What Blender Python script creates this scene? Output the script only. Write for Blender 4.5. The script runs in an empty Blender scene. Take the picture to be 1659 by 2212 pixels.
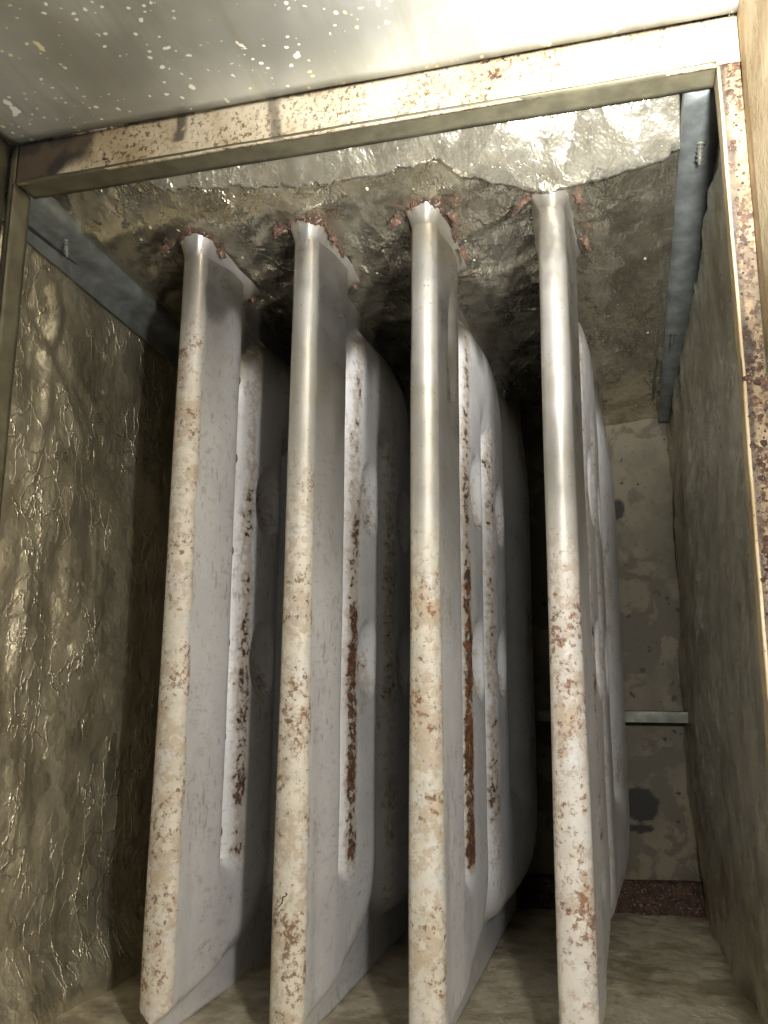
import bpy, bmesh, math, random
import numpy as np
from mathutils import Matrix, Vector

# ------------------------------------------------------------------ camera, world, light, exposure
SC = bpy.context.scene
COL = SC.collection
cam_d = bpy.data.cameras.new('camera')
cam = bpy.data.objects.new('camera', cam_d); COL.objects.link(cam)
R = np.array([[0.96440732, -0.04730904, -0.26015452],
              [0.26435783, 0.19402867, 0.94470515],
              [0.00578434, -0.97985444, 0.19962919]])
r_, u_, b_ = R[:, 0], -R[:, 1], -R[:, 2]
cam.matrix_world = Matrix(((r_[0], u_[0], b_[0], 0), (r_[1], u_[1], b_[1], 0), (r_[2], u_[2], b_[2], 0), (0, 0, 0, 1)))
cam_d.sensor_fit = 'VERTICAL'; cam_d.sensor_height = 24; cam_d.lens = 24 * 1894 / 2212
cam_d.clip_start = .01; cam_d.clip_end = 50
SC.camera = cam
SC.render.resolution_x = 768; SC.render.resolution_y = 1024
W = bpy.data.worlds.new('World'); SC.world = W; W.use_nodes = True
W.node_tree.nodes['Background'].inputs[0].default_value = (.55, .6, .75, 1)
W.node_tree.nodes['Background'].inputs[1].default_value = .02


def lamp(name, loc, power, color, radius, aim=None, cone=120):
    d = bpy.data.lights.new(name, 'SPOT' if aim else 'POINT'); d.energy = power; d.color = color; d.shadow_soft_size = radius
    o = bpy.data.objects.new(name, d); o.location = loc; COL.objects.link(o)
    if aim:
        d.spot_size = math.radians(cone); d.spot_blend = 1
        o.rotation_euler = (Vector(aim) - Vector(loc)).to_track_quat('-Z', 'Y').to_euler()
    return o


lamp('torch', (.056, .24, .17), 15, (1, .985, .94), .010, (-.03, .50, .36), 84)
lamp('phone_flash', (.056, .13, .055), 6.2, (1, .98, .93), .010)
SC.view_settings.view_transform = 'Standard'; SC.view_settings.look = 'None'
SC.cycles.max_bounces = 5; SC.cycles.diffuse_bounces = 3; SC.cycles.glossy_bounces = 3
SC.view_settings.exposure = 0; SC.view_settings.gamma = 1

# ------------------------------------------------------------------ numpy noise
def _hash(ix, iy, seed):
    h = (ix.astype(np.int64) * 374761393 + iy.astype(np.int64) * 668265263 + seed * 974634791) & 0xffffffff
    h = ((h ^ (h >> 13)) * 1274126177) & 0xffffffff
    return ((h ^ (h >> 16)) & 0xffff) / 65535.0


def vnoise(x, y, seed=0):
    ix = np.floor(x); iy = np.floor(y); fx = x - ix; fy = y - iy
    fx = fx * fx * fx * (fx * (fx * 6 - 15) + 10); fy = fy * fy * fy * (fy * (fy * 6 - 15) + 10)
    a = _hash(ix, iy, seed); b = _hash(ix + 1, iy, seed); c = _hash(ix, iy + 1, seed); d = _hash(ix + 1, iy + 1, seed)
    return (a + (b - a) * fx) * (1 - fy) + (c + (d - c) * fx) * fy - .5


def fbm(x, y, seed=0, oct=4):
    s = 0; a = 1
    for k in range(oct):
        s = s + a * vnoise(x * 2 ** k + 7.3 * k, y * 2 ** k - 3.1 * k, seed + k); a *= .5
    return s


def tri(t):
    return np.abs((t % 1) * 2 - 1)


def crumple(x, y, seed, lam=.03, n=6, ang=None, spread=math.pi):
    """folded-foil relief: sharp creases running in several directions, patchy (unit height)"""
    rnd = random.Random(seed); out = 0
    for k in range(n):
        a = (ang if ang is not None else 0) + rnd.uniform(-spread / 2, spread / 2)
        l = lam * rnd.uniform(.6, 1.6)
        w = fbm(x / (l * 2.2), y / (l * 2.2), seed * 31 + k * 7, 3) * .8
        m = np.clip(.55 + 1.8 * vnoise(x / (l * 2.4) + 9 * k, y / (l * 2.4), seed * 17 + k), 0, 1)
        out = out + m * tri((x * math.cos(a) + y * math.sin(a)) / l + w) * l / lam
    return out / n


def sstep(a, b, x):
    t = np.clip((x - a) / (b - a), 0, 1); return t * t * (3 - 2 * t)


# ------------------------------------------------------------------ object helpers
def link(name, me, mats=None, parent=None, loc=None):
    o = bpy.data.objects.new(name, me); COL.objects.link(o)
    if mats is not None and not me.materials: me.materials.append(mats)
    if parent is not None: o.parent = parent
    if loc is not None: o.location = loc
    return o


def thing(name, label, cat, loc=(0, 0, 0), group=None):
    o = bpy.data.objects.new(name, None); COL.objects.link(o); o.location = loc; o.empty_display_size = .02
    return tag(o, label, cat, group)


def tag(o, label, cat, group=None, kind=None):
    if label: o['label'] = label
    if cat: o['category'] = cat
    if group: o['group'] = group
    if kind: o['kind'] = kind
    return o


def mesh(name, v, f, smooth=True):
    me = bpy.data.meshes.new(name); me.from_pydata([tuple(p) for p in v], [], [tuple(q) for q in f]); me.update()
    if smooth: me.polygons.foreach_set('use_smooth', [True] * len(me.polygons))
    bm = bmesh.new(); bm.from_mesh(me); bmesh.ops.recalc_face_normals(bm, faces=bm.faces); bm.to_mesh(me); bm.free()
    return me


def grid_faces(n, m, off=0, flip=False):
    i, j = np.meshgrid(np.arange(n - 1), np.arange(m - 1), indexing='ij')
    a = (i * m + j).ravel() + off
    q = np.stack([a, a + m, a + m + 1, a + 1], 1)
    return q[:, ::-1] if flip else q


def border(n, m):
    return [i * m for i in range(n)] + [(n - 1) * m + j for j in range(1, m)] + [i * m + m - 1 for i in range(n - 2, -1, -1)] + [j for j in range(m - 2, 0, -1)]


def slab(name, P, offset, mat, parent=None, attrs=None):
    """a grid of points P (n,m,3) as the face of a slab whose back lies at P + offset (vector)"""
    n, m, _ = P.shape
    v = P.reshape(-1, 3); f = grid_faces(n, m).tolist()
    b = border(n, m); back = v[b] + np.array(offset); o = len(v); k = len(b)
    f += [[b[i], o + i, o + (i + 1) % k, b[(i + 1) % k]] for i in range(k)]
    c = back.mean(0); vv = np.vstack([v, back, c[None]])
    f += [[o + i, o + k, o + (i + 1) % k] for i in range(k)]
    me = mesh(name, vv, f)
    if attrs:
        for an, arr in attrs.items():
            at = me.attributes.new(an, 'FLOAT', 'POINT')
            at.data.foreach_set('value', np.concatenate([arr.ravel(), np.zeros(k + 1)]).astype(np.float32))
    return link(name, me, mat, parent)


def box_bm(bm, x0, x1, y0, y1, z0, z1, bev=0):
    r = bmesh.ops.create_cube(bm, size=1)
    for v in r['verts']:
        v.co = Vector((x0 + (v.co.x + .5) * (x1 - x0), y0 + (v.co.y + .5) * (y1 - y0), z0 + (v.co.z + .5) * (z1 - z0)))
    if bev:
        es = list({e for v in r['verts'] for e in v.link_edges})
        bmesh.ops.bevel(bm, geom=es, offset=bev, segments=2, affect='EDGES', profile=.7)


def bm_obj(name, bm, mat, parent=None, smooth=False):
    me = bpy.data.meshes.new(name); bm.to_mesh(me); bm.free()
    if smooth: me.polygons.foreach_set('use_smooth', [True] * len(me.polygons))
    return link(name, me, mat, parent)


# ------------------------------------------------------------------ material helper
class NT:
    def __init__(s, name):
        s.m = bpy.data.materials.new(name); s.m.use_nodes = True; s.t = s.m.node_tree
        s.b = s.t.nodes['Principled BSDF']; s.co = s.t.nodes.new('ShaderNodeTexCoord').outputs['Object']

    def n(s, t, **kw):
        nd = s.t.nodes.new(t)
        for k, v in kw.items(): setattr(nd, k, v)
        return nd

    def put(s, sock, v):
        if isinstance(v, bpy.types.NodeSocket): s.t.links.new(v, sock)
        else: sock.default_value = v

    def mapped(s, scale=(1, 1, 1), rot=(0, 0, 0), loc=(0, 0, 0), co=None):
        nd = s.n('ShaderNodeMapping'); s.put(nd.inputs[0], co or s.co)
        nd.inputs[1].default_value = loc; nd.inputs[2].default_value = rot; nd.inputs[3].default_value = scale
        return nd.outputs[0]

    def noise(s, scale, detail=4, rough=.55, co=None, dist=0, w=None):
        nd = s.n('ShaderNodeTexNoise'); s.put(nd.inputs['Vector'], co or s.co)
        nd.inputs['Scale'].default_value = scale; nd.inputs['Detail'].default_value = detail
        nd.inputs['Roughness'].default_value = rough; nd.inputs['Distortion'].default_value = dist
        return nd.outputs[0]

    def vor(s, scale, feature='F1', co=None, out='Distance', rnd=1):
        nd = s.n('ShaderNodeTexVoronoi', feature=feature); s.put(nd.inputs['Vector'], co or s.co)
        nd.inputs['Scale'].default_value = scale; nd.inputs['Randomness'].default_value = rnd
        return nd.outputs[out]

    def math(s, op, a, b=0., c=None):
        nd = s.n('ShaderNodeMath', operation=op); s.put(nd.inputs[0], a); s.put(nd.inputs[1], b)
        if c is not None: s.put(nd.inputs[2], c)
        return nd.outputs[0]

    def ss(s, x, lo, hi, a=0., b=1.):
        nd = s.n('ShaderNodeMapRange', interpolation_type='SMOOTHSTEP'); s.put(nd.inputs[0], x)
        for i, q in enumerate((lo, hi, a, b)): s.put(nd.inputs[i + 1], q)
        return nd.outputs[0]

    def mix(s, f, a, b, blend='MIX'):
        nd = s.n('ShaderNodeMix', data_type='RGBA', blend_type=blend); s.put(nd.inputs[0], f)
        for i, c in ((6, a), (7, b)):
            s.put(nd.inputs[i], c if isinstance(c, bpy.types.NodeSocket) else (*c, 1))
        return nd.outputs[2]

    def attr(s, name):
        nd = s.n('ShaderNodeAttribute', attribute_name=name); return nd.outputs['Fac']

    def xyz(s, co=None):
        nd = s.n('ShaderNodeSeparateXYZ'); s.put(nd.inputs[0], co or s.co); return nd.outputs

    def bump(s, h, strength, dist, nrm=None):
        nd = s.n('ShaderNodeBump'); s.put(nd.inputs['Height'], h)
        nd.inputs['Strength'].default_value = strength; nd.inputs['Distance'].default_value = dist
        if nrm: s.put(nd.inputs['Normal'], nrm)
        return nd.outputs[0]

    def done(s, color, rough, metal=0., nrm=None, spec=.5):
        s.put(s.b.inputs['Base Color'], color if isinstance(color, bpy.types.NodeSocket) else (*color, 1))
        s.put(s.b.inputs['Roughness'], rough); s.put(s.b.inputs['Metallic'], metal)
        s.b.inputs['Specular IOR Level'].default_value = spec
        if nrm: s.put(s.b.inputs['Normal'], nrm)
        return s.m


def mat_foil(name, base, rough, seed, crease=1., stretch=(1, 1, 1), rot=(0, 0, 0), dirt=.5, f1=40, metal=.72, lsc=.4, fac=.62):
    t = NT(name)
    co = t.mapped(stretch, rot, (seed * 1.7, seed * .9, seed * 2.3))
    warp = t.n('ShaderNodeTexNoise'); t.put(warp.inputs['Vector'], co); warp.inputs['Scale'].default_value = 34; warp.inputs['Detail'].default_value = 4; warp.inputs['Roughness'].default_value = .62
    add = t.n('ShaderNodeVectorMath', operation='MULTIPLY_ADD'); t.put(add.inputs[0], warp.outputs['Color']); add.inputs[1].default_value = (.028, .028, .028); t.put(add.inputs[2], co)
    wc = add.outputs[0]
    def facet(sc):
        nd = t.n('ShaderNodeTexVoronoi', feature='F1'); t.put(nd.inputs['Vector'], wc); nd.inputs['Scale'].default_value = sc
        a = t.n('ShaderNodeVectorMath', operation='SUBTRACT'); t.put(a.inputs[0], wc); t.put(a.inputs[1], nd.outputs['Position'])
        c_ = t.n('ShaderNodeVectorMath', operation='SUBTRACT'); t.put(c_.inputs[0], nd.outputs['Color']); c_.inputs[1].default_value = (.5, .5, .5)
        dp = t.n('ShaderNodeVectorMath', operation='DOT_PRODUCT'); t.put(dp.inputs[0], a.outputs[0]); t.put(dp.inputs[1], c_.outputs[0])
        return dp.outputs['Value']
    e1 = facet(f1); e2 = facet(f1 * 2.9)
    n1 = t.noise(120, 3, .6, co)
    patch = t.ss(t.noise(11, 3, .55, co), .40, .60)
    def lines(sc, w):
        return t.math('SUBTRACT', 1., t.ss(t.vor(sc, 'DISTANCE_TO_EDGE', wc), 0., w))
    l1 = t.math('MULTIPLY', lines(f1 * lsc, .05), t.ss(t.noise(19, 2, .6, co), .46, .58))
    nb = t.bump(t.math('ADD', e1, t.math('MULTIPLY', e2, t.math('MULTIPLY_ADD', patch, .5, .15))), fac * crease, 1.0)
    nb = t.bump(l1, .9 * crease, .0013, nb)
    scr = t.noise(330, 2, .65, t.mapped((1, .35, 1) if stretch[1] == 1 else (1, 1, 1), (.5, .3, .2), co=co))
    nb = t.bump(t.math('ADD', n1, t.math('MULTIPLY', scr, .8)), .35, .0016, nb)
    d = t.ss(t.noise(26, 4, .65, co), .42, .68)
    c = t.mix(t.math('MULTIPLY', d, dirt), base, tuple(b * k for b, k in zip(base, (.46, .43, .36))))
    speck = t.math('MULTIPLY', t.math('LESS_THAN', t.vor(95, 'F1', co), .10), t.math('GREATER_THAN', t.noise(17, 2, .5, co), .52))
    c = t.mix(speck, c, (.62, .58, .42))
    r = t.math('ADD', t.ss(t.noise(33, 4, .6, co), .3, .7, rough - .07, rough + .13), t.math('MULTIPLY', speck, .3))
    return t.done(c, r, t.math('SUBTRACT', metal, t.math('MULTIPLY', speck, metal)), nb)


def mat_galv():
    t = NT('galvanised_sheet')
    brushed = t.noise(60, 4, .6, t.mapped((1, .12, 1), (0, 0, .35)))
    spang = t.noise(12, 3, .5)
    c = t.mix(t.ss(spang, .35, .65), (.38, .385, .35), (.55, .56, .52))
    c = t.mix(t.ss(brushed, .5, .75, 0, .5), c, (.34, .33, .25))
    yel = t.ss(t.noise(7, 5, .65, t.mapped((1, .4, 1), (0, 0, .5))), .5, .72, 0, .55); c = t.mix(yel, c, (.36, .32, .20))
    c = t.mix(t.ss(t.noise(5, 6, .7, t.mapped((1, .3, 1), (0, 0, .55), (2, 1, 0))), .45, .75, 0, .6), c, (.72, .73, .70))
    streak = t.mapped((1, .28, 1), (0, 0, .62))
    wn = t.n('ShaderNodeTexNoise'); wn.inputs['Scale'].default_value = 90; t.put(wn.inputs['Vector'], t.co); wn.inputs['Detail'].default_value = 4
    def jit(co, k=.016):
        a = t.n('ShaderNodeVectorMath', operation='MULTIPLY_ADD'); t.put(a.inputs[0], wn.outputs['Color']); a.inputs[1].default_value = (k, k, k); t.put(a.inputs[2], co); return a.outputs[0]
    d1 = t.math('MULTIPLY', t.math('LESS_THAN', t.vor(60, 'F1', jit(streak)), t.math('MULTIPLY', t.math('POWER', t.xyz(t.vor(60, 'F1', jit(streak), 'Color'))[0], 1.6), .26)), t.math('GREATER_THAN', t.noise(21, 2), .40))
    d2 = t.math('MULTIPLY', t.math('LESS_THAN', t.vor(230, 'F1', jit(t.co, .006)), t.math('MULTIPLY', t.math('POWER', t.xyz(t.vor(230, 'F1', jit(t.co, .006), 'Color'))[1], 2.), .36)), t.math('GREATER_THAN', t.noise(31, 3), .43))
    d3 = t.math('MULTIPLY', t.math('LESS_THAN', t.vor(38, 'F1', jit(t.mapped((1, .75, 1), (0, 0, .3), (3, 1, 0)))), .085), t.math('GREATER_THAN', t.noise(13, 2), .38))
    d4 = t.math('MULTIPLY', t.math('LESS_THAN', t.vor(17, 'F1', jit(t.mapped((1, .16, 1), (0, 0, .5), (.37, .21, 0)))), .085), .9)
    d = t.math('MAXIMUM', t.math('MAXIMUM', d1, d2), t.math('MAXIMUM', d3, d4))
    sc = t.mix(t.ss(t.noise(19, 1), .45, .55), (.72, .62, .36), (.85, .84, .78))
    c = t.mix(d, c, sc)
    nb = t.bump(t.math('ADD', t.noise(6, 2), t.math('MULTIPLY', brushed, .1)), .25, .006)
    nb = t.bump(d, .3, .0006, nb)
    return t.done(c, t.math('ADD', t.ss(brushed, .3, .7, .36, .5), t.math('MULTIPLY', d, .25)), t.math('MULTIPLY_ADD', d, -.5, .5), nb)


def mat_rustcream(name, amount=.5, cream=(.60, .53, .40)):
    t = NT(name)
    c = t.mix(t.ss(t.noise(18, 5, .6), .35, .68), cream, (cream[0] * .62, cream[1] * .55, cream[2] * .45))
    s1 = t.ss(t.noise(300, 4, .75), .62 - .12 * amount, .67 - .12 * amount)
    s2 = t.ss(t.math('ADD', t.noise(150, 6, .75, None, .3), t.math('MULTIPLY', t.noise(17, 3), .5)), 1.04 - .2 * amount, 1.10 - .2 * amount)
    rc = t.mix(t.ss(t.noise(190, 4, .7), .4, .62), (.045, .024, .019), (.15, .068, .038))
    s1 = t.math('MULTIPLY', s1, t.ss(t.noise(26, 3, .6, t.mapped(loc=(3, 1, 2))), .36, .58, .25, 1))
    c = t.mix(t.math('MULTIPLY', s1, .85), c, tuple(min(1, cream[k] * .8) * (.20, .12, .09)[k] for k in range(3)))
    c = t.mix(t.ss(t.noise(14, 5, .7, t.mapped(loc=(1, 5, 2))), .56, .72, 0, .7), c, (cream[0] * .42, cream[1] * .30, cream[2] * .22)); c = t.mix(s2, c, rc)
    a = t.attr('stain'); c = t.mix(a, c, t.mix(t.ss(t.noise(45, 5), .4, .6), (.035, .03, .03), (.10, .075, .055)))
    nb = t.bump(t.math('ADD', t.noise(170, 5, .65), t.math('MULTIPLY', s2, .5)), .5, .0016)
    return t.done(c, t.ss(t.noise(60), .3, .7, .5, .75), .0, nb, .4)


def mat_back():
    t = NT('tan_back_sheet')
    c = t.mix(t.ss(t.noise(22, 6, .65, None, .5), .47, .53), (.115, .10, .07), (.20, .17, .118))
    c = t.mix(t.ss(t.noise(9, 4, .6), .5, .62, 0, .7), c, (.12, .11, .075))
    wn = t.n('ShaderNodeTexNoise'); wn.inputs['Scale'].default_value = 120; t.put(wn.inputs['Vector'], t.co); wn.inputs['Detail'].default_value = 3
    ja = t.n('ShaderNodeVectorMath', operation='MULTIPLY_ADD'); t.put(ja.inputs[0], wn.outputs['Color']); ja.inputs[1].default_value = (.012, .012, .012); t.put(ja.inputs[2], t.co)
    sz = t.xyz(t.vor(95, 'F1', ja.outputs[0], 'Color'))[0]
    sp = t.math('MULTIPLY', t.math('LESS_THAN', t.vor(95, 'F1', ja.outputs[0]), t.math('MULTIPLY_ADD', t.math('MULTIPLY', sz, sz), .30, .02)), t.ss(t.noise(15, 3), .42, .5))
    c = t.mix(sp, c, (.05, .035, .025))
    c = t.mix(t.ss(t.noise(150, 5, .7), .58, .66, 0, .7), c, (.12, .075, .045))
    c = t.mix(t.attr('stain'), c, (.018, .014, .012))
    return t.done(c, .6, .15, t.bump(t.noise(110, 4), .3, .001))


def mat_plain(name, base, rough, metal=0., var=.25, ns=60, bump=.2):
    t = NT(name)
    c = t.mix(t.ss(t.noise(ns, 5, .6), .3, .7), tuple(b * (1 - var) for b in base), tuple(min(1, b * (1 + var)) for b in base))
    return t.done(c, t.ss(t.noise(ns * .6, 4), .3, .7, rough - .08, rough + .1), metal, t.bump(t.noise(ns * 3, 4), bump, .0008))


def mat_rust(name='rust_scale'):
    t = NT(name)
    c = t.mix(t.ss(t.noise(140, 5, .7), .35, .65), (.032, .018, .014), (.115, .062, .04))
    c = t.mix(t.ss(t.noise(420, 3), .58, .66), c, (.28, .19, .13))
    return t.done(c, .75, .1, t.bump(t.noise(300, 5, .7), .9, .0015))


def mat_exchanger(name, seed, rust_col, cream):
    t = NT(name)
    co = t.mapped(loc=(seed * .37, seed * .61, seed * .83))
    st = t.attr('stain'); rg = t.attr('ridge'); bare = t.attr('bare')
    steel = t.mix(t.ss(t.noise(28, 5, .6, co), .3, .7), (.69, .69, .715), (.78, .78, .795))
    rub = t.ss(t.noise(190, 4, .7, t.mapped((1, .45, 1), (.5, 0, 0), co=co)), .52, .70, 0, .45)
    rub = t.math('MAXIMUM', t.math('MULTIPLY', rub, t.ss(t.noise(13, 3, .6, co), .40, .60)), t.ss(t.noise(9, 5, .65, t.mapped((1, .7, .45), loc=(seed, 2, 3))), .50, .75, 0, .35))
    steel = t.mix(rub, steel, (.20, .195, .18))
    dash = t.math('MULTIPLY', t.ss(t.noise(260, 2, .5, t.mapped((1, .9, .28), (.7, 0, 0), co=co)), .60, .68), t.ss(t.noise(11, 3, .6, t.mapped(loc=(seed, 7, 1))), .45, .6))
    steel = t.mix(t.math('MULTIPLY', dash, .6), steel, (.30, .29, .27))
    steel = t.mix(t.ss(t.noise(520, 2, .6, co), .35, .65, 0, .14), steel, (.46, .455, .45))
    brass = t.mix(t.ss(t.noise(16, 4, .6, co), .4, .65, 0, .8), (.52, .51, .49), (.42, .38, .29))
    steel = t.mix(bare, steel, brass)
    # cream scale on the front edge
    b1 = t.noise(75, 6, .72, co, .3); b2 = t.noise(24, 5, .6, co, .7)
    creamc = t.mix(t.ss(t.noise(80, 5, .6, co), .35, .65), cream, tuple(min(1, c * 1.18) for c in cream))
    cm = t.math('MULTIPLY', st, t.ss(t.math('ADD', t.math('MULTIPLY', b1, .5), t.math('MULTIPLY', b2, .5)), .36, .52, .25, 1))
    c = t.mix(cm, steel, creamc)
    # tan blotches with darker rims
    bl = t.math('ADD', t.math('MULTIPLY', t.noise(135, 6, .74, co, .3), .62), t.math('MULTIPLY', t.noise(30, 3, .6, co), .38))
    blot = t.math('MULTIPLY', t.ss(bl, .47, .60), t.ss(st, .3, .8))
    rim = t.math('MULTIPLY', t.math('MULTIPLY', t.ss(bl, .51, .522), t.ss(bl, .545, .53)), t.ss(st, .3, .8))
    c = t.mix(t.math('MULTIPLY', blot, .7), c, t.mix(t.ss(b1, .4, .62), (.50, .37, .22), t.mix(.5, cream, rust_col)))
    c = t.mix(t.math('MULTIPLY', rim, .35), c, t.mix(.3, rust_col, cream))
    # rust spots
    rs = t.math('ADD', t.math('MULTIPLY', t.noise(240, 5, .72, co, .2), .6), t.math('MULTIPLY', t.noise(24, 3, .6, co), .4))
    rspot = t.math('MULTIPLY', t.ss(rs, .53, .60), t.ss(st, .25, .7))
    c = t.mix(t.math('MULTIPLY', rspot, .85), c, t.mix(t.ss(t.noise(200, 3, .6, co), .45, .6), rust_col, tuple(q * .5 for q in rust_col)))
    pin = t.math('MULTIPLY', t.math('LESS_THAN', t.vor(210, 'F1', co), .13), t.ss(t.noise(40, 3, .6, co), .5, .6))
    pin = t.math('MULTIPLY', pin, t.math('MAXIMUM', st, t.math('MULTIPLY', bare, .8)))
    c = t.mix(t.math('MULTIPLY', pin, .8), c, (.07, .05, .035))
    # heavy rust along the rear pass shoulder
    rn = t.math('ADD', t.math('MULTIPLY', t.noise(190, 5, .72, co, .2), .62), t.math('MULTIPLY', t.noise(36, 4, .6, co), .38))
    rr = t.ss(t.math('ADD', rn, t.math('MULTIPLY', rg, .22)), .665, .73)
    halo = t.ss(t.math('ADD', rn, t.math('MULTIPLY', rg, .27)), .54, .66, 0, .75)
    c = t.mix(halo, c, t.mix(.35, cream, rust_col))
    c = t.mix(rr, c, t.mix(t.ss(t.noise(170, 4, .65, co), .42, .62), (.075, .034, .022), rust_col))
    dirt = t.math('MAXIMUM', t.math('MAXIMUM', rr, blot), rspot)
    rough = t.math('ADD', t.ss(t.noise(45, 4, .6, co), .3, .7, .38, .52), t.math('MULTIPLY', t.math('MAXIMUM', dirt, cm), .2))
    rough = t.math('SUBTRACT', rough, t.math('MULTIPLY', bare, .12))
    metal = t.math('MULTIPLY', t.math('MULTIPLY_ADD', bare, .78, .12), t.math('SUBTRACT', 1., t.math('MAXIMUM', dirt, t.math('MULTIPLY', cm, .8))))
    nb = t.bump(t.math('ADD', t.noise(35, 3, .5, co), t.math('MULTIPLY', t.noise(400, 3, .6, co), .12)), .12, .002)
    nb = t.bump(t.math('ADD', rr, t.math('MULTIPLY', blot, .3)), .5, .0009, nb)
    nb = t.bump(t.math('MULTIPLY', t.noise(260, 5, .7, co), t.math('MAXIMUM', rr, t.math('MULTIPLY', st, .35))), .7, .0016, nb)
    return t.done(c, rough, metal, nb)


M_FOIL_T = mat_foil('foil_of_top_lining', (.70, .66, .54), .24, 1, .6, (1, .6, 1), dirt=.6, f1=46, metal=.93)
M_FLAP = mat_foil('flap_foil_lightened_for_glare', (.76, .73, .62), .29, 6, .75, (1, .6, 1), dirt=.5, f1=38, metal=.84)  # lighter, less metallic copy of the top foil, painting in the front glare
M_FOIL_L = mat_foil('foil_of_left_lining', (.66, .61, .47), .36, 2, .9, (1, 1, .7), dirt=.55, f1=82, metal=.78, lsc=.75, fac=.36)
M_FOIL_R = mat_foil('foil_of_right_lining', (.62, .59, .49), .36, 3, .9, (1, 1, .9), dirt=.55, f1=80, metal=.76, lsc=.75, fac=.45)
M_FOIL_F = mat_foil('foil_of_floor_lining', (.68, .61, .46), .45, 4, .42, (1, 1, 1.001), dirt=.75, f1=120, metal=.35)
M_GALV = mat_galv()
M_CREAM = mat_rustcream('speckled_cream_steel', .8)
M_CREAM2 = mat_rustcream('rust_bitten_cream_steel', 1.1, (.34, .26, .165))
M_SIDE = mat_rustcream('tan_painted_steel', .12, (.60, .49, .32))
M_LIP = mat_plain('olive_grey_steel', (.125, .115, .075), .5, .35)
M_RAIL = mat_plain('blue_grey_steel', (.22, .24, .24), .48, .5)
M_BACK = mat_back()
M_RUST = mat_rust()
M_DARK = mat_plain('dark_steel', (.045, .042, .04), .6, .2)
M_BRACE = mat_plain('grey_brace_steel', (.14, .14, .115), .5, .5)
M_FIBRE_SHADE = mat_plain('brown_fibre_with_gap_shade', (.035, .024, .015), .9, 0, .5, 160, .8)  # fibre brown taken near black so it doubles as the gap shadow

# ------------------------------------------------------------------ cavity dimensions (metres)
YF, YB = .43, 1.02                  # opening flange, back sheet
XL, XR = -.41, .069                 # foil linings left and right
def ztop(y): return .334 - .058 * (y - .55)
def zfloor(y): return -.222 + 0 * y
def xright(y): return .069 - .014 * np.clip((y - .6) / .42, 0, 1)

# front compartment (towards the camera)
def gridpts(a, b, na, nb): return np.meshgrid(np.linspace(*a, na), np.linspace(*b, nb), indexing='ij')

x, y = gridpts((-.372, .080), (-.12, .4285), 60, 70)
z = .3462 + .0012 * fbm(x * 7, y * 7, 3, 3)
slab('galvanised_panel', np.stack([x, y, z], -1), (0, 0, .004), M_GALV)
tag(bpy.data.objects['galvanised_panel'], 'large dull galvanised sheet splashed with pale specks above the cream flange', 'metal panel')
y, z = gridpts((-.12, .4285), (-.4, .3455), 40, 60)
x = .0705 + .0008 * fbm(y * 9, z * 9, 5, 3)
o = slab('side_panel', np.stack([x, y, z], -1), (.004, 0, 0), M_SIDE)
tag(o, 'tan rust-flecked steel side panel right of the opening', 'metal panel')
x = -.3722 + .0 * y
o = slab('side_panel', np.stack([x, y, z], -1), (-.004, 0, 0), M_LIP)
tag(o, 'dark grey steel side panel at the far left, under the galvanised sheet', 'metal panel')

# opening flange: cream face on top, rusty face at right, olive lips turned into the cavity
fl = thing('opening_flange', 'cream and rust speckled sheet steel frame around the opening, with inturned lips', 'metal frame', (-.15, YF, .32))
def fslab(name, P, off, mat, attrs=None):
    o = slab(name, P - np.array(fl.location), off, mat, fl, attrs); return o
x, z = gridpts((-.3665, .0705), (.319, .3462), 240, 16)
stain = sstep(-.306, -.314, x + .006 * fbm(x * 60, z * 60, 8)) * sstep(.325, .331, z + .006 * fbm(x * 50, z * 50, 18) + .012 * sstep(-.325, -.345, x))
stain = np.maximum(stain, .8 * sstep(.55, .8, 1 - np.abs(x + .250 + .004 * fbm(z * 90, x * 20, 4)) / .012) * (fbm(x * 160, z * 160, 9) > -.1))
stain = np.maximum(stain, .7 * sstep(.2, .6, 1 - np.abs(x + .187 + (z - .33) * .15) / .006))
yy = YF + .0008 * fbm(x * 15, z * 15, 2) + 0 * x
fslab('top_face', np.stack([x, yy, z], -1), (0, .003, 0), M_CREAM, {'stain': stain})
x, z = gridpts((.0597, .0702), (-.4, .3188), 26, 420)
fslab('right_face', np.stack([x, YF + .0006 * fbm(x * 90, z * 30, 2), z], -1), (0, .003, 0), M_CREAM2, {'stain': .85 * np.clip(sstep(.0652, .0622, x + .0028 * fbm(z * 60, x * 200, 78, 4)) + .7 * sstep(.2, .5, fbm(x * 120, z * 30, 77)), 0, 1)})
x, z = gridpts((-.3718, -.3667), (-.4, .3455), 4, 80)
fslab('left_face', np.stack([x, YF + 0 * x, z], -1), (0, .003, 0), M_LIP)
x, y = gridpts((-.3665, .0590), (YF - .0006, YF + .0195), 160, 6)
z = .319 + .0009 * fbm(x * 12, y * 12, 7) + 0 * x
fslab('top_lip', np.stack([x, y, z], -1), (0, 0, .0012), M_LIP)
y, z = gridpts((YF - .0006, YF + .016), (-.4, .3185), 6, 140)
fslab('left_lip', np.stack([-.3667 + .0008 * fbm(y * 9, z * 9, 17), y, z], -1), (-.0012, 0, 0), M_LIP)
y, z = gridpts((YF - .0006, YF + .016), (-.4, .3185), 6, 200)
fslab('right_lip', np.stack([.0594 + .0011 * fbm(y * 12, z * 12, 27), y, z], -1), (.0012, 0, 0), M_SIDE)

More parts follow.
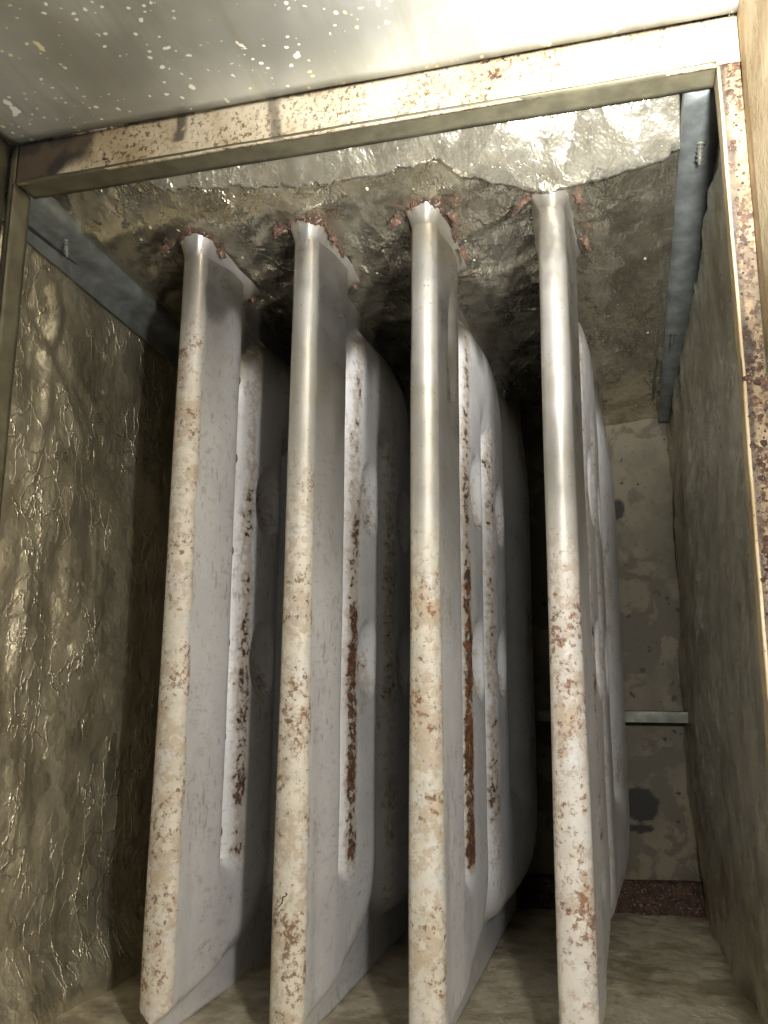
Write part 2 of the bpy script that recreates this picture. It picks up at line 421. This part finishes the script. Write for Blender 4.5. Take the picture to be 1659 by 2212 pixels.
# ------------------------------------------------------------------ foil linings
x, y = gridpts((-.428, .082), (.441, YB), 300, 260)
def top_foil(x, y):
    roll = 1.8 * np.maximum(0, .535 - y) ** 1.35
    z = ztop(y) + roll
    z += .011 * (crumple(x, y, 41, .07, 4, 1.3, 1.6) - .25) * (.6 + .4 * sstep(.6, .5, y))
    z += .005 * (crumple(x, y, 45, .028, 4, 1.2, .8) - .25) * sstep(.50, .56, y) * sstep(.80, .6, y)
    z += .0022 * (crumple(x, y, 42, .018, 6) - .25)
    z += .010 * fbm(x * 9, y * 9, 43, 3)
    for xs in (-.3039, -.2140, -.1251, -.0363):       # the sheet is pulled up tight round each collar and sags between
        d2 = ((x - xs) / .03) ** 2 + ((np.clip(y, .55, .62) - y) / .03) ** 2
        z += .004 * np.exp(-d2)
    z -= .004 * sstep(.03, .05, np.abs((x + .0363) % .0892 - .0446) - 0 * x) * sstep(.52, .62, y)
    z = np.where(x < -.375, np.maximum(z, ztop(y) + .003), z); z = np.where(x > .040, np.maximum(z, ztop(y) + .003), z)
    return z
z = top_foil(x, y)
o = slab('foil_insulation', np.stack([x, y, z], -1), (0, 0, .05), M_FOIL_T)
tag(o, 'bright crinkled foil lining overhead that the exchangers hang from', 'insulation')

# torn foil flap below the lining; left half added to spread the bright band
x, v = gridpts((-.375, .0462), (0, 1), 340, 30)
tx = [-.38, -.33, -.27, -.20, -.14, -.105, -.0931, -.0723, -.0494, -.0313, -.0126, .0049, .022, .0492, .06]
ty = [.497, .505, .510, .516, .513, .508, .518, .528, .540, .543, .533, .530, .526, .520, .519]
yt = np.interp(x, tx, ty) + .0035 * fbm(x * 130, x * 0 + 3, 5, 4)
y = .447 + (yt - .447) * v
z = top_foil(x, y) - .0016 - .0042 * sstep(-.13, -.085, x) * sstep(.0, .6, v) + .0016 * (crumple(x, y, 61, .03, 6) - .4) + .0010 * v * fbm(x * 60, y * 60, 6) - .0012
o = slab('foil_flap', np.stack([x, y, z], -1), (0, .0, .0022), M_FLAP)
tag(o, 'foil strip lightened to glare, added along the front, torn above the two right exchangers', 'foil')
# brown fibre along the tear, darkened and widened to paint the gap's shadow
n = 150; xs_ = np.linspace(-.098, .046, n); ye = np.interp(xs_, tx, ty) + .0035 * fbm(xs_ * 130, xs_ * 0 + 3, 5, 4)
P = np.zeros((n, 3, 3)); 
for k in range(3):
    P[:, k, 0] = xs_; P[:, k, 1] = ye - .004 + .0043 * k + .0018 * fbm(xs_ * 300, xs_ * 0 + k, 15, 3)
    P[:, k, 2] = top_foil(xs_, ye) - .0045 + .001 * k
slab('torn_edge_shade', P, (0, .001, .004), M_FIBRE_SHADE, o)

y, z = gridpts((.448, YB), (-.25, .338), 240, 250)
x = XL + .012 * (crumple(y, z, 51, .07, 4, 0.2, .9) - .25) * sstep(.74, .5, y) + .0018 * (crumple(y, z, 52, .020, 7, .3, 1.8) - .25) * (.25 + .75 * sstep(.68, .5, y)) + .012 * fbm(y * 6, z * 4, 53, 3)
x += .018 * sstep(-.17, -.215, z)
def fold(a, b, pts, wid):
    best = np.full(a.shape, 9.); wob = .0025 * fbm(a * 70, b * 70, 5, 3)
    for p, q in zip(pts, pts[1:]):
        dx, dy = q[0] - p[0], q[1] - p[1]; t = np.clip(((a - p[0]) * dx + (b - p[1]) * dy) / (dx * dx + dy * dy), 0, 1)
        best = np.minimum(best, np.hypot(a - p[0] - t * dx + wob, b - p[1] - t * dy + wob))
    return np.maximum(0, 1 - best / wid)
for pts, wid, amp in (
        ([(.5395, .1129), (.5422, .0263), (.5422, -.0297), (.5406, -.0653), (.5324, -.1092)], .006, .0028),
        ([(.6166, .125), (.6139, .0942), (.6093, .064)], .005, .0028),
        ([(.5028, .2859), (.5375, .2527), (.5912, .2245), (.6252, .1928)], .012, -.005),
        ([(.4987, .2894), (.5113, .2651), (.5471, .231), (.5652, .2089), (.5807, .1923)], .010, .005),
        ([(.5302, .2156), (.5276, .1746), (.5254, .148)], .008, .004), ([(.5356, .3021), (.542, .2745), (.5323, .2407), (.5352, .1981)], .010, .005),
        ([(.50, -.03), (.5173, -.0223), (.5456, -.0185), (.5708, -.0108)], .006, .003), ([(.5881, .0304), (.6393, .0216), (.6914, .0034)], .006, .0025),
        ([(.52, .10), (.515, .0), (.523, -.08)], .010, -.004), ([(.56, .15), (.565, .05), (.556, -.06), (.56, -.12)], .012, -.004)):
    x += .6 * amp * fold(y, z, pts, wid)
o = slab('foil_insulation', np.stack([x, y, z], -1), (-.03, 0, 0), M_FOIL_L)
tag(o, 'dull brass-coloured crumpled foil lining on the left wall, deeply creased near the opening', 'insulation')

y, z = gridpts((.447, YB), (-.27, .322), 240, 250)
x = xright(y) + .003 - .007 * (crumple(y, z, 71, .06, 4, .1, 1.2) - .22) - .0038 * (crumple(y, z, 72, .02, 6, .5, 2.4) - .22) + .008 * fbm(y * 7, z * 5, 73, 3)
x += .006 * sstep(.52, .45, y) + .008 * sstep(-.08, -.22, z)
o = slab('foil_insulation', np.stack([x, y, z], -1), (.03, 0, 0), M_FOIL_R)
tag(o, 'dark crinkled foil lining on the narrow right wall beside the rusty strip', 'insulation')

x, y = gridpts((-.43, .10), (.40, YB), 260, 260)
z = zfloor(y) + .004 * (crumple(x, y, 81, .04, 5) - .25) + .0008 * (crumple(x, y, 82, .014, 5) - .25) + .006 * fbm(x * 7, y * 7, 83, 3)
z += .02 * sstep(-.385, -.42, x)
o = slab('foil_insulation', np.stack([x, y, z], -1), (0, 0, -.03), M_FOIL_F)
tag(o, 'dusty worn foil lining on the bottom below the exchangers', 'insulation')

# back sheet, rust-stained footing and cross brace
x, z = gridpts((-.44, .10), (-.24, .34), 230, 250)
dd = np.hypot((x - .006) / .017, (z + .118) / .017) + .45 * fbm(x * 70, z * 70, 91, 4)
dd2 = np.hypot((x - .004) / .016, (z + .142) / .005) + .4 * fbm(x * 90, z * 90, 92, 4)
stain = np.maximum(sstep(1.05, .95, dd), sstep(1.05, .9, dd2))
stain = np.maximum(stain, sstep(1.1, .9, np.hypot((x + .008) / .012, (z - .205) / .012) + .5 * fbm(x * 80, z * 80, 93)))
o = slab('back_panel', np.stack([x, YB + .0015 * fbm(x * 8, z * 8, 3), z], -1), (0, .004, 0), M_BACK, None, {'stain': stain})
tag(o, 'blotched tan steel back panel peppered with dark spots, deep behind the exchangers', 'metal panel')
x, v = gridpts((-.43, .072), (0, 1), 120, 8)
yb = YB - .004 - .020 * v + .002 * fbm(x * 30, v * 3, 4)
zb = -.193 - .030 * v + .003 * fbm(x * 26, v * 2, 14)
o = slab('rusted_footing', np.stack([x, yb, zb], -1), (0, .006, -.01), M_RUST)
tag(o, 'dark red rusted strip along the foot of the back panel', 'metal strip')
bm = bmesh.new(); box_bm(bm, -.43, .0605, YB - .052, YB - .004, -.0212, -.0196); box_bm(bm, -.43, .0605, YB - .054, YB - .0525, -.0305, -.0196)
o = bm_obj('cross_brace', bm, M_BRACE)
tag(o, 'thin grey steel ledge running level across the tan back panel', 'brace')

# corner rails under the top lining
def rail(name, prof, y0, y1, label, mat=M_RAIL):
    n = 60; ys = np.linspace(y0, y1, n); P = np.zeros((n, len(prof), 3))
    for i, yv in enumerate(ys):
        for j, (px, pz) in enumerate(prof):
            P[i, j] = (px + .00015 * math.sin(i * .9 + j), yv, ztop(yv) + pz)
    return P
P = rail('r', [(.0465, .001), (.0468, -.0035), (.0570, -.0045), (.0625, -.002), (.0690, -.003), (.0692, .002)], .474, YB - .004, '')
rr_ = thing('corner_rail', 'blue-grey steel angle along the top right corner beside the dark foil', 'bracket', (.058, .474, .334))
slab('angle', P - np.array(rr_.location), (0, 0, .006), M_RAIL, rr_)
P = rail('l', [(-.3835, .003), (-.384, -.0035), (-.398, -.0045), (-.4075, -.005), (-.4085, -.016), (-.4100, -.0165), (-.4115, .0)], .466, YB - .004, '')
lr_ = thing('corner_rail', 'blue-grey steel angle along the top left corner above the brass foil', 'bracket', (-.397, .466, .334))
slab('angle', P - np.array(lr_.location), (0, 0, .006), M_RAIL, lr_)
def screw(parent, loc, r, l, tilt, mat):
    bm = bmesh.new()
    bmesh.ops.create_cone(bm, cap_ends=True, segments=10, radius1=r * .45, radius2=r, depth=l, matrix=Matrix.Translation((0, 0, -l / 2)))
    bmesh.ops.create_cone(bm, cap_ends=True, segments=12, radius1=r * 1.5, radius2=r * 1.5, depth=.0015)
    for k in range(4): bmesh.ops.create_cone(bm, cap_ends=False, segments=10, radius1=r * .75, radius2=r * 1.15, depth=.0012, matrix=Matrix.Translation((0, 0, -l * (.2 + .2 * k))))
    o = bm_obj('screw', bm, mat, parent, True); o.location = Vector(loc) - parent.location; o.rotation_euler = tilt
screw(rr_, (.0585, .519, .332), .0022, .013, (.25, .1, 0), M_BRACE)
screw(rr_, (.053, .785, .316), .0018, .011, (.2, .15, 0), M_DARK)
screw(lr_, (-.394, .522, .331), .0019, .013, (.1, -.1, 0), M_RAIL)

# ------------------------------------------------------------------ clamshell heat exchangers
XS = [-.3039, -.2140, -.1251, -.0363]
YC, ZC = .585, -.222                       # origin of an exchanger: foot of its front pass
def rrect(y0, y1, z0, z1, rad, n=14, step=.0015):
    """outline points of a rounded rectangle; rad = (front-bottom, rear-bottom, rear-top, front-top)"""
    pts = []
    cs = [(y0, z0, 1, 1, rad[0], math.pi), (y1, z0, -1, 1, rad[1], 1.5 * math.pi), (y1, z1, -1, -1, rad[2], 0), (y0, z1, 1, -1, rad[3], .5 * math.pi)]
    for (cy, cz, sy, sz, r, a0) in cs:
        for k in range(n + 1):
            a = a0 + k / n * math.pi / 2; pts.append((cy + sy * r + r * math.cos(a), cz + sz * r + r * math.sin(a)))
    pts = np.array(pts); out = []
    for p, q in zip(pts, np.roll(pts, -1, 0)):
        k = max(1, int(np.hypot(*(q - p)) / step)); out.append(p + (q - p) * (np.arange(k) / k)[:, None])
    return np.vstack(out)
def inrr(Y, Z, y0, y1, z0, z1, rad):
    cy, cz = (y0 + y1) / 2, (z0 + z1) / 2
    r = np.where(Z < cz, np.where(Y < cy, rad[0], rad[1]), np.where(Y < cy, rad[3], rad[2]))
    qx = np.abs(Y - cy) - (y1 - y0) / 2 + r; qz = np.abs(Z - cz) - (z1 - z0) / 2 + r
    return np.hypot(np.maximum(qx, 0), np.maximum(qz, 0)) + np.minimum(np.maximum(qx, qz), 0) - r
RECTS = [(.550, .622, -.187, .45, (.006, .02, .001, .001)),
         (.550, .716, -.187, -.118, (.006, .062, .012, .012)),
         (.634, .716, -.187, .302, (.01, .062, .03, .062)),
         (.634, .828, .215, .302, (.01, .01, .075, .062)),
         (.732, .828, -.186, .302, (.05, .01, .075, .03)),
         (.732, .978, -.186, -.085, (.06, .085, .02, .02)),
         (.856, .978, -.186, .45, (.02, .085, .001, .001))]
ys = np.concatenate([np.linspace(0, 1, 34) ** 2 * .0124 + .55, np.arange(.5642, .736, .0016), np.arange(.7376, .9815, .0026)])
zs = np.arange(-.2215, .3315, .0025)
GY, GZ = np.meshgrid(ys, zs, indexing='ij')
GW = GZ + .020 * sstep(.70, .55, GY) * sstep(-.06, -.16, GZ)      # the foot dips towards the front
def dist_field():
    B = []
    for i, r in enumerate(RECTS):
        p = rrect(*r)
        keep = np.ones(len(p), bool)
        for j, q in enumerate(RECTS):
            if j != i: keep &= inrr(p[:, 0], p[:, 1], *q) > -1e-5
        B.append(p[keep])
    B = np.vstack(B)
    ins = np.full(GY.shape, False)
    for q in RECTS: ins |= inrr(GY, GW, *q) < 0
    g = np.stack([GY.ravel(), GW.ravel()], 1).astype(np.float32); B = B.astype(np.float32)
    d = np.empty(len(g), np.float32)
    for k in range(0, len(g), 4000):
        c = g[k:k + 4000]
        d[k:k + 4000] = np.sqrt(((c[:, None, 0] - B[None, :, 0]) ** 2 + (c[:, None, 1] - B[None, :, 1]) ** 2).min(1))
    return np.where(ins, d.reshape(GY.shape), 0.)
DF = dist_field()
NOSE = np.where(GW > -.1805, np.maximum(GY - .55, 0), np.minimum(np.maximum(GY - .55, 0), np.maximum(GW + .187, 0)))
DF = np.where(GY < .58, np.where(GW > -.17, NOSE, np.minimum(NOSE, DF + .0004)), DF)
Wd = np.interp(GY, [.55, .578, .604, .624, .634, .66, .70, .72, .735, .76, .82, .86, .92, .98], [.0082, .0090, .008, .007, .016, .026, .030, .024, .020, .026, .030, .036, .055, .055])
Hh = np.interp(GY, [.55, .57, .61, .64, .70, .74, .80, .86, .92, .98], [.0094, .0106, .0134, .0135, .0175, .0185, .0195, .026, .031, .031])
Hh = Hh * (1 - .22 * sstep(.20, .31, GZ) * sstep(.84, .9, GY))
Hh = Hh + .0016 * sstep(.1, -.15, GZ) * sstep(.58, .56, GY)
tt = np.clip(DF / Wd, 0, 1)
LIPH = .0013 * sstep(.5505, .5530, GY) + .00002
BASE_H = LIPH + (Hh - LIPH) * np.sqrt(np.maximum(0, 1 - (1 - tt) ** 2))
def blur(a, k=1):
    for _ in range(k):
        p = np.pad(a, 1, mode='edge'); a = (p[1:-1, 1:-1] * 4 + p[:-2, 1:-1] + p[2:, 1:-1] + p[1:-1, :-2] + p[1:-1, 2:]) / 8
    return a
keepf = sstep(.555, .562, GY)
BASE_H = BASE_H * (1 - keepf) + blur(BASE_H, 2) * keepf
ridge_line = np.interp(GZ, [-.13, -.05, .2, .25, .285, .300], [.645, .645, .6450, .648, .660, .685])

def make_exchanger(i, label, nose_amt, ridge_amt, clean_z, dents, mat):
    root = thing('heat_exchanger', label, 'heat exchanger', (XS[i], YC, ZC), 'clamshell heat exchangers side by side in the cabinet')
    h = BASE_H.copy()
    for (dy, dz, ry, rz, dep) in dents:
        q = np.hypot((GY - dy) / ry, (GZ - dz) / rz)
        cut = .0135 - dep * np.sqrt(np.maximum(0, 1 - q ** 2)) if False else None
        h = np.where(q < 1.25, np.minimum(h, np.maximum(.002, h - dep * np.maximum(0, 1 - q ** 2) - .0022 * sstep(1.03, .93, q))), h)
    keep = sstep(.562, .57, GY)
    h = h * (1 - keep) + blur(h, 1) * keep
    h += (.0006 * fbm(GY * 14, GZ * 14, 200 + i, 3) * sstep(.004, .009, h)) * keep
    if i == 2:                                      # the upper face of this one is buckled
        q = np.hypot((GY - .600 - (GZ - .27) * .12) / .010, (GZ - .262) / .05)
        h -= .0065 * np.exp(-q ** 2 * 1.6) * sstep(.57, .585, GY) * (1 + .5 * fbm(GY * 90, GZ * 40, 31))
        h = np.where(GY > .57, np.maximum(h, .0012), h)
    # narrow a little towards the top of the front edge
    h *= 1 - .08 * sstep(.1, .33, GZ) * sstep(.60, .55, GY)
    wob = .0007 * fbm(GZ * 5, GY * 5, 300 + i, 2)
    n, m = h.shape
    right = np.stack([h + wob, GY - YC, GZ - ZC], -1).reshape(-1, 3); left = np.stack([-h + wob, GY - YC, GZ - ZC], -1).reshape(-1, 3)
    N = n * m
    f = np.vstack([grid_faces(n, m), grid_faces(n, m, N, True)]).tolist()
    b = border(n, m); k = len(b)
    f += [[b[(q + 1) % k], b[q], b[q] + N, b[(q + 1) % k] + N] for q in range(k)]
    me = mesh('shell', np.vstack([right, left]), f)
    frag = .004 * fbm(GZ * 45, GY * 45, 400 + i, 4)
    nose = sstep(.5615, .5575, GY + frag * .7) * nose_amt
    nose *= 1 - (1 - .22) * sstep(clean_z - .07, clean_z + .05, GZ + .02 * fbm(GZ * 25, GY * 60, 500 + i))
    bw = GZ + .03 * fbm(GZ * 12, GY * 30, 550 + i, 3)
    bare = np.maximum(sstep(clean_z - .12, clean_z + .10, bw) * sstep(.626, .621, GY) * np.interp(GY, [.55, .57], [.85, 1.]), sstep(.255, .305, bw + .02 * sstep(.012, .004, h)))
    bare = np.maximum(bare, .55 * sstep(.27, .315, GZ))
    rw = .0085 + .003 * fbm(GZ * 30, GY * 30, 600 + i)
    rd = sstep(1.6, .3, np.abs(GY - ridge_line - .0015) / (rw * .8)) * sstep(-.135, -.115, GZ) * sstep(.312, .295, GZ) * ridge_amt * (.55 + .45 * sstep(.2, 0., GZ))
    rd = np.maximum(rd, ridge_amt * .5 * sstep(1.3, .5, np.abs(GY - .744) / .008) * sstep(-.16, -.1, GZ) * sstep(.26, .2, GZ))
    for (dy, dz, ry, rz, dep) in dents:
        rd = np.maximum(rd, .5 * ridge_amt * sstep(1.1, .5, np.hypot((GY - dy) / ry, (GZ - dz + .008) / rz)))
    rd = np.maximum(rd, .45 * sstep(.3, .7, fbm(GY * 22, GZ * 16, 700 + i, 3) * 2.) * sstep(.84, .88, GY))
    for an, arr in (('stain', nose), ('ridge', rd), ('bare', bare)):
        at = me.attributes.new(an, 'FLOAT', 'POINT'); at.data.foreach_set('value', np.concatenate([arr.ravel(), arr.ravel()]).astype(np.float32))
    link('shell', me, mat, root)
    # collar: the swaged mouth that flares out to the lining
    prof = []
    rings = 9
    outl = lambda hw, y0, y1, rear: [(hw * math.sin(a), y0 + hw - hw * math.cos(a)) for a in np.linspace(0, math.pi / 2, 9)] + [(hw + (rear - hw) * t, y0 + hw + (y1 - y0 - hw) * t) for t in np.linspace(.12, 1, 10)]
    V = []
    for k in range(rings):
        t = k / (rings - 1); s = t ** 2.2
        hw = .0080 + .0062 * t ** 1.6; rear = .0118 + .0055 * t ** 1.5
        o_ = outl(hw, 0.5508 - .0052 * t ** 1.6, .622 + .022 * t, rear)
        zz = ztop(.58) - .020 + .023 * t ** .8
        ringp = [(px, py, zz) for px, py in o_] + [(-px, py, zz) for px, py in o_[::-1][:-1]]
        V.append([(px * (1 + .03 * s * math.sin(q * .9 + i * 2)), py + .0006 * s * math.sin(q * 1.7 + i) - YC, z_ - ZC - .058 * (py - .58) * t + .0005 * s * math.sin(q * 1.3 + i)) for q, (px, py, z_) in enumerate(ringp)])
    V = np.array(V); nn = V.shape[1]
    f = [[k * nn + q, k * nn + (q + 1) % nn, (k + 1) * nn + (q + 1) % nn, (k + 1) * nn + q] for k in range(rings - 1) for q in range(nn)]
    me = mesh('collar', V.reshape(-1, 3), f)
    lev = np.repeat(np.arange(rings) / (rings - 1), nn)
    fr = sstep(.575, .55, V.reshape(-1, 3)[:, 1] + YC)
    for an, arr in (('stain', .0 * lev), ('ridge', sstep(.6, 1.1, lev) * (.5 + .5 * fr) * (1.0 if i else .45)), ('bare', 1. - .3 * lev)):
        at = me.attributes.new(an, 'FLOAT', 'POINT'); at.data.foreach_set('value', arr.astype(np.float32))
    col = link('collar', me, mat, root)
    for (px, py, pz, ln, az, wd) in FLAKES[i]:
        rnd = random.Random(int(px * 1e5) + i); bm = bmesh.new()
        n = 9; out = []
        for k in range(n):
            t = k / (n - 1); w_ = wd * (1 - t) ** .7 * rnd.uniform(.65, 1.25) + .0003
            out.append([bm.verts.new((sx * w_ + rnd.uniform(-.3, .3) * wd, sy * .0009 * rnd.uniform(.6, 1.4) + .0012 * math.sin(3 * t + i), (.35 - t) * 2 * ln * rnd.uniform(.95, 1.05))) for sx, sy in ((-1, -1), (0, -1.6), (1, -1), (1, 1), (-1, 1))])
        for p, q in zip(out, out[1:]):
            for k in range(5): bm.faces.new((p[k], p[(k + 1) % 5], q[(k + 1) % 5], q[k]))
        bm.faces.new(out[0][::-1]); bm.faces.new(out[-1])
        bmesh.ops.recalc_face_normals(bm, faces=bm.faces)
        o = bm_obj('rust_flake', bm, M_RUST, col); o.location = (px, py - YC, pz - ZC); o.rotation_euler = (.35, az, .4)
    # ragged rusty rim where the mouth meets the torn lining
    top = V[-1]; low = V[-3]; rnd = random.Random(40 + i); bm = bmesh.new(); rows = []
    lo, hi = RIM[i]; wlk = .5
    for q in range(nn * 3 + 1):
        a_, b_ = int(q / 3) % nn, (int(q / 3) + 1) % nn; f_ = q / 3 - int(q / 3)
        tp = top[a_] * (1 - f_) + top[b_] * f_; lw = low[a_] * (1 - f_) + low[b_] * f_
        if tp[1] + YC > hi: continue
        wlk = min(1, max(.02, wlk + rnd.uniform(-.24, .24))); k = (wlk + rnd.uniform(-.06, .06)) * lo; k = max(k, .02)
        bt = tp + (lw - tp) * k
        ctr = np.array([0, .585 - YC, 0]); od = tp - ctr; od[2] = 0; od /= np.linalg.norm(od) + 1e-9
        up = np.array([0, 0, .003])
        rows.append([bm.verts.new(tuple(p)) for p in (tp + up + od * .0016, bt + od * (.0012 + .0008 * rnd.random()), bt - od * .0004)])
    # rows run right side out to the front and back along the left side
    rows.sort(key=lambda r: math.atan2(r[0].co.x, -(r[0].co.y - (.60 - YC))))
    for p, q in zip(rows, rows[1:]):
        for k in range(2): bm.faces.new((p[k], p[k + 1], q[k + 1], q[k]))
    bmesh.ops.recalc_face_normals(bm, faces=bm.faces)
    bm_obj('rust_rim', bm, M_RUST, col)
    # clinch buttons down the web behind the front pass
    for k, zb in enumerate((.2506, .184, .1082, .0358, -.0349, -.1040)):
        o = link('clinch_button', BUTTON, None, root); o.location = (.0032, .6312 - YC, zb - ZC)
    return root

RIM = [(.5, .575), (.85, .60), (.85, .60), (.6, .57)]
FLAKES = [[(-.018, .545, .330, .006, .5, .004), (.017, .566, .331, .0045, -.5, .003), (.0145, .632, .323, .004, -.5, .003)],
          [(-.0165, .545, .330, .006, .5, .005), (.018, .566, .330, .0055, -.6, .003), (.0150, .630, .322, .003, -.5, .002)],
          [(-.019, .552, .328, .006, .7, .003), (.020, .562, .331, .0065, -.7, .0035), (.0195, .604, .325, .006, -.5, .0032)],
          [(-.0185, .550, .327, .0085, .6, .0026), (.0180, .560, .331, .0075, -.6, .0028), (.0205, .606, .322, .0065, -.7, .0024)]]
bm = bmesh.new(); bmesh.ops.create_uvsphere(bm, u_segments=12, v_segments=8, radius=1)
for v in bm.verts: v.co = Vector((v.co.x * .0032, v.co.y * .0034, v.co.z * .0052))
BUTTON = bpy.data.meshes.new('clinch_button'); bm.to_mesh(BUTTON); bm.free(); BUTTON.materials.append(M_RUST)
BUTTON.polygons.foreach_set('use_smooth', [True] * len(BUTTON.polygons))
D4 = [(.678, .155, .0225, .029, .0110), (.676, .0245, .0225, .029, .0110), (.778, .155, .022, .028, .0115), (.778, .0245, .022, .028, .0115)]
make_exchanger(0, 'pale heat exchanger nearest the left foil wall, tan stains down its front edge', .95, .85, .27, D4, mat_exchanger('steel_with_tan_scale', 1, (.24, .105, .04), (.60, .56, .48)))
make_exchanger(1, 'heat exchanger second from the left wall, dark curl of rust low on its front', .9, 1., .15, D4, mat_exchanger('steel_with_cream_scale', 2, (.20, .085, .035), (.60, .56, .47)))
make_exchanger(2, 'heat exchanger with buckled upper face and heavy dark rust line, second from the right wall', .85, 1.15, .12, D4, mat_exchanger('steel_with_orange_scale', 3, (.25, .10, .03), (.59, .55, .45)))
make_exchanger(3, 'rightmost heat exchanger, seen nearly edge-on with scattered orange rust spots', .85, .7, .10, D4, mat_exchanger('steel_with_rust_spots', 4, (.26, .10, .035), (.62, .58, .51)))

# thin curls of dark rust on the second exchanger's front edge
def nose_point(i, sx, z):
    a = sx * 1.35; r = .0122
    return Vector((r * math.sin(a), .550 + r - r * math.cos(a) - .0002 - YC, z - ZC))
def rust_curl(parent, pts, rad):
    bm = bmesh.new(); prev = None; P = [nose_point(1, a, b) for a, b in pts]; Q = []
    for p, q in zip(P, P[1:]):
        for k in range(4): Q.append(p.lerp(q, k / 4))
    rnd = random.Random(len(pts)); Q.append(P[-1]); rings = []
    for k, p in enumerate(Q):
        r = rad * (.6 + .8 * rnd.random()) * (1 if 0 < k < len(Q) - 1 else .3)
        rings.append([bm.verts.new((p.x + r * math.cos(t) + rnd.uniform(-.5, .5) * rad, p.y + .35 * r * math.sin(t * 1.0), p.z + r * math.sin(t))) for t in (0, 1.26, 2.51, 3.77, 5.03)])
    for a, b in zip(rings, rings[1:]):
        for k in range(5): bm.faces.new((a[k], a[(k + 1) % 5], b[(k + 1) % 5], b[k]))
    bmesh.ops.recalc_face_normals(bm, faces=bm.faces)
    return bm_obj('rust_curl', bm, M_CURL, parent, True)
M_CURL = mat_plain('dark_rust_curl', (.05, .026, .018), .8, 0, .4)
ex2 = bpy.data.objects['heat_exchanger.001']
rust_curl(ex2, [(-.62, -.1245), (-.6, -.1275), (-.52, -.1315), (-.38, -.134), (-.22, -.1325), (-.12, -.130), (-.13, -.1275), (.02, -.1265), (.05, -.1255), (-.02, -.1245)], .00035)

# loose rust scale lying along the right face of the flange
rnd = random.Random(5); bm = bmesh.new()
for k in range(380):
    z = rnd.uniform(-.12, .318) if k % 3 else rnd.uniform(-.05, .17)
    x = rnd.triangular(.0605, .0695, .0625); s = rnd.uniform(.0003, .0009) * (2.3 if rnd.random() < (.05 if z > .17 else .22) else 1)
    r0 = bmesh.ops.create_icosphere(bm, subdivisions=1, radius=s)
    for v in r0['verts']:
        v.co = Vector((v.co.x * rnd.uniform(.7, 1.3) + x, v.co.y * rnd.uniform(.4, .9) + YF - .0003, v.co.z * rnd.uniform(.7, 1.3) + z))
o = bm_obj('rust_scale', bm, M_RUST)
tag(o, 'crumbs of loose brown rust clinging to the strip right of the opening', 'rust', kind='stuff')
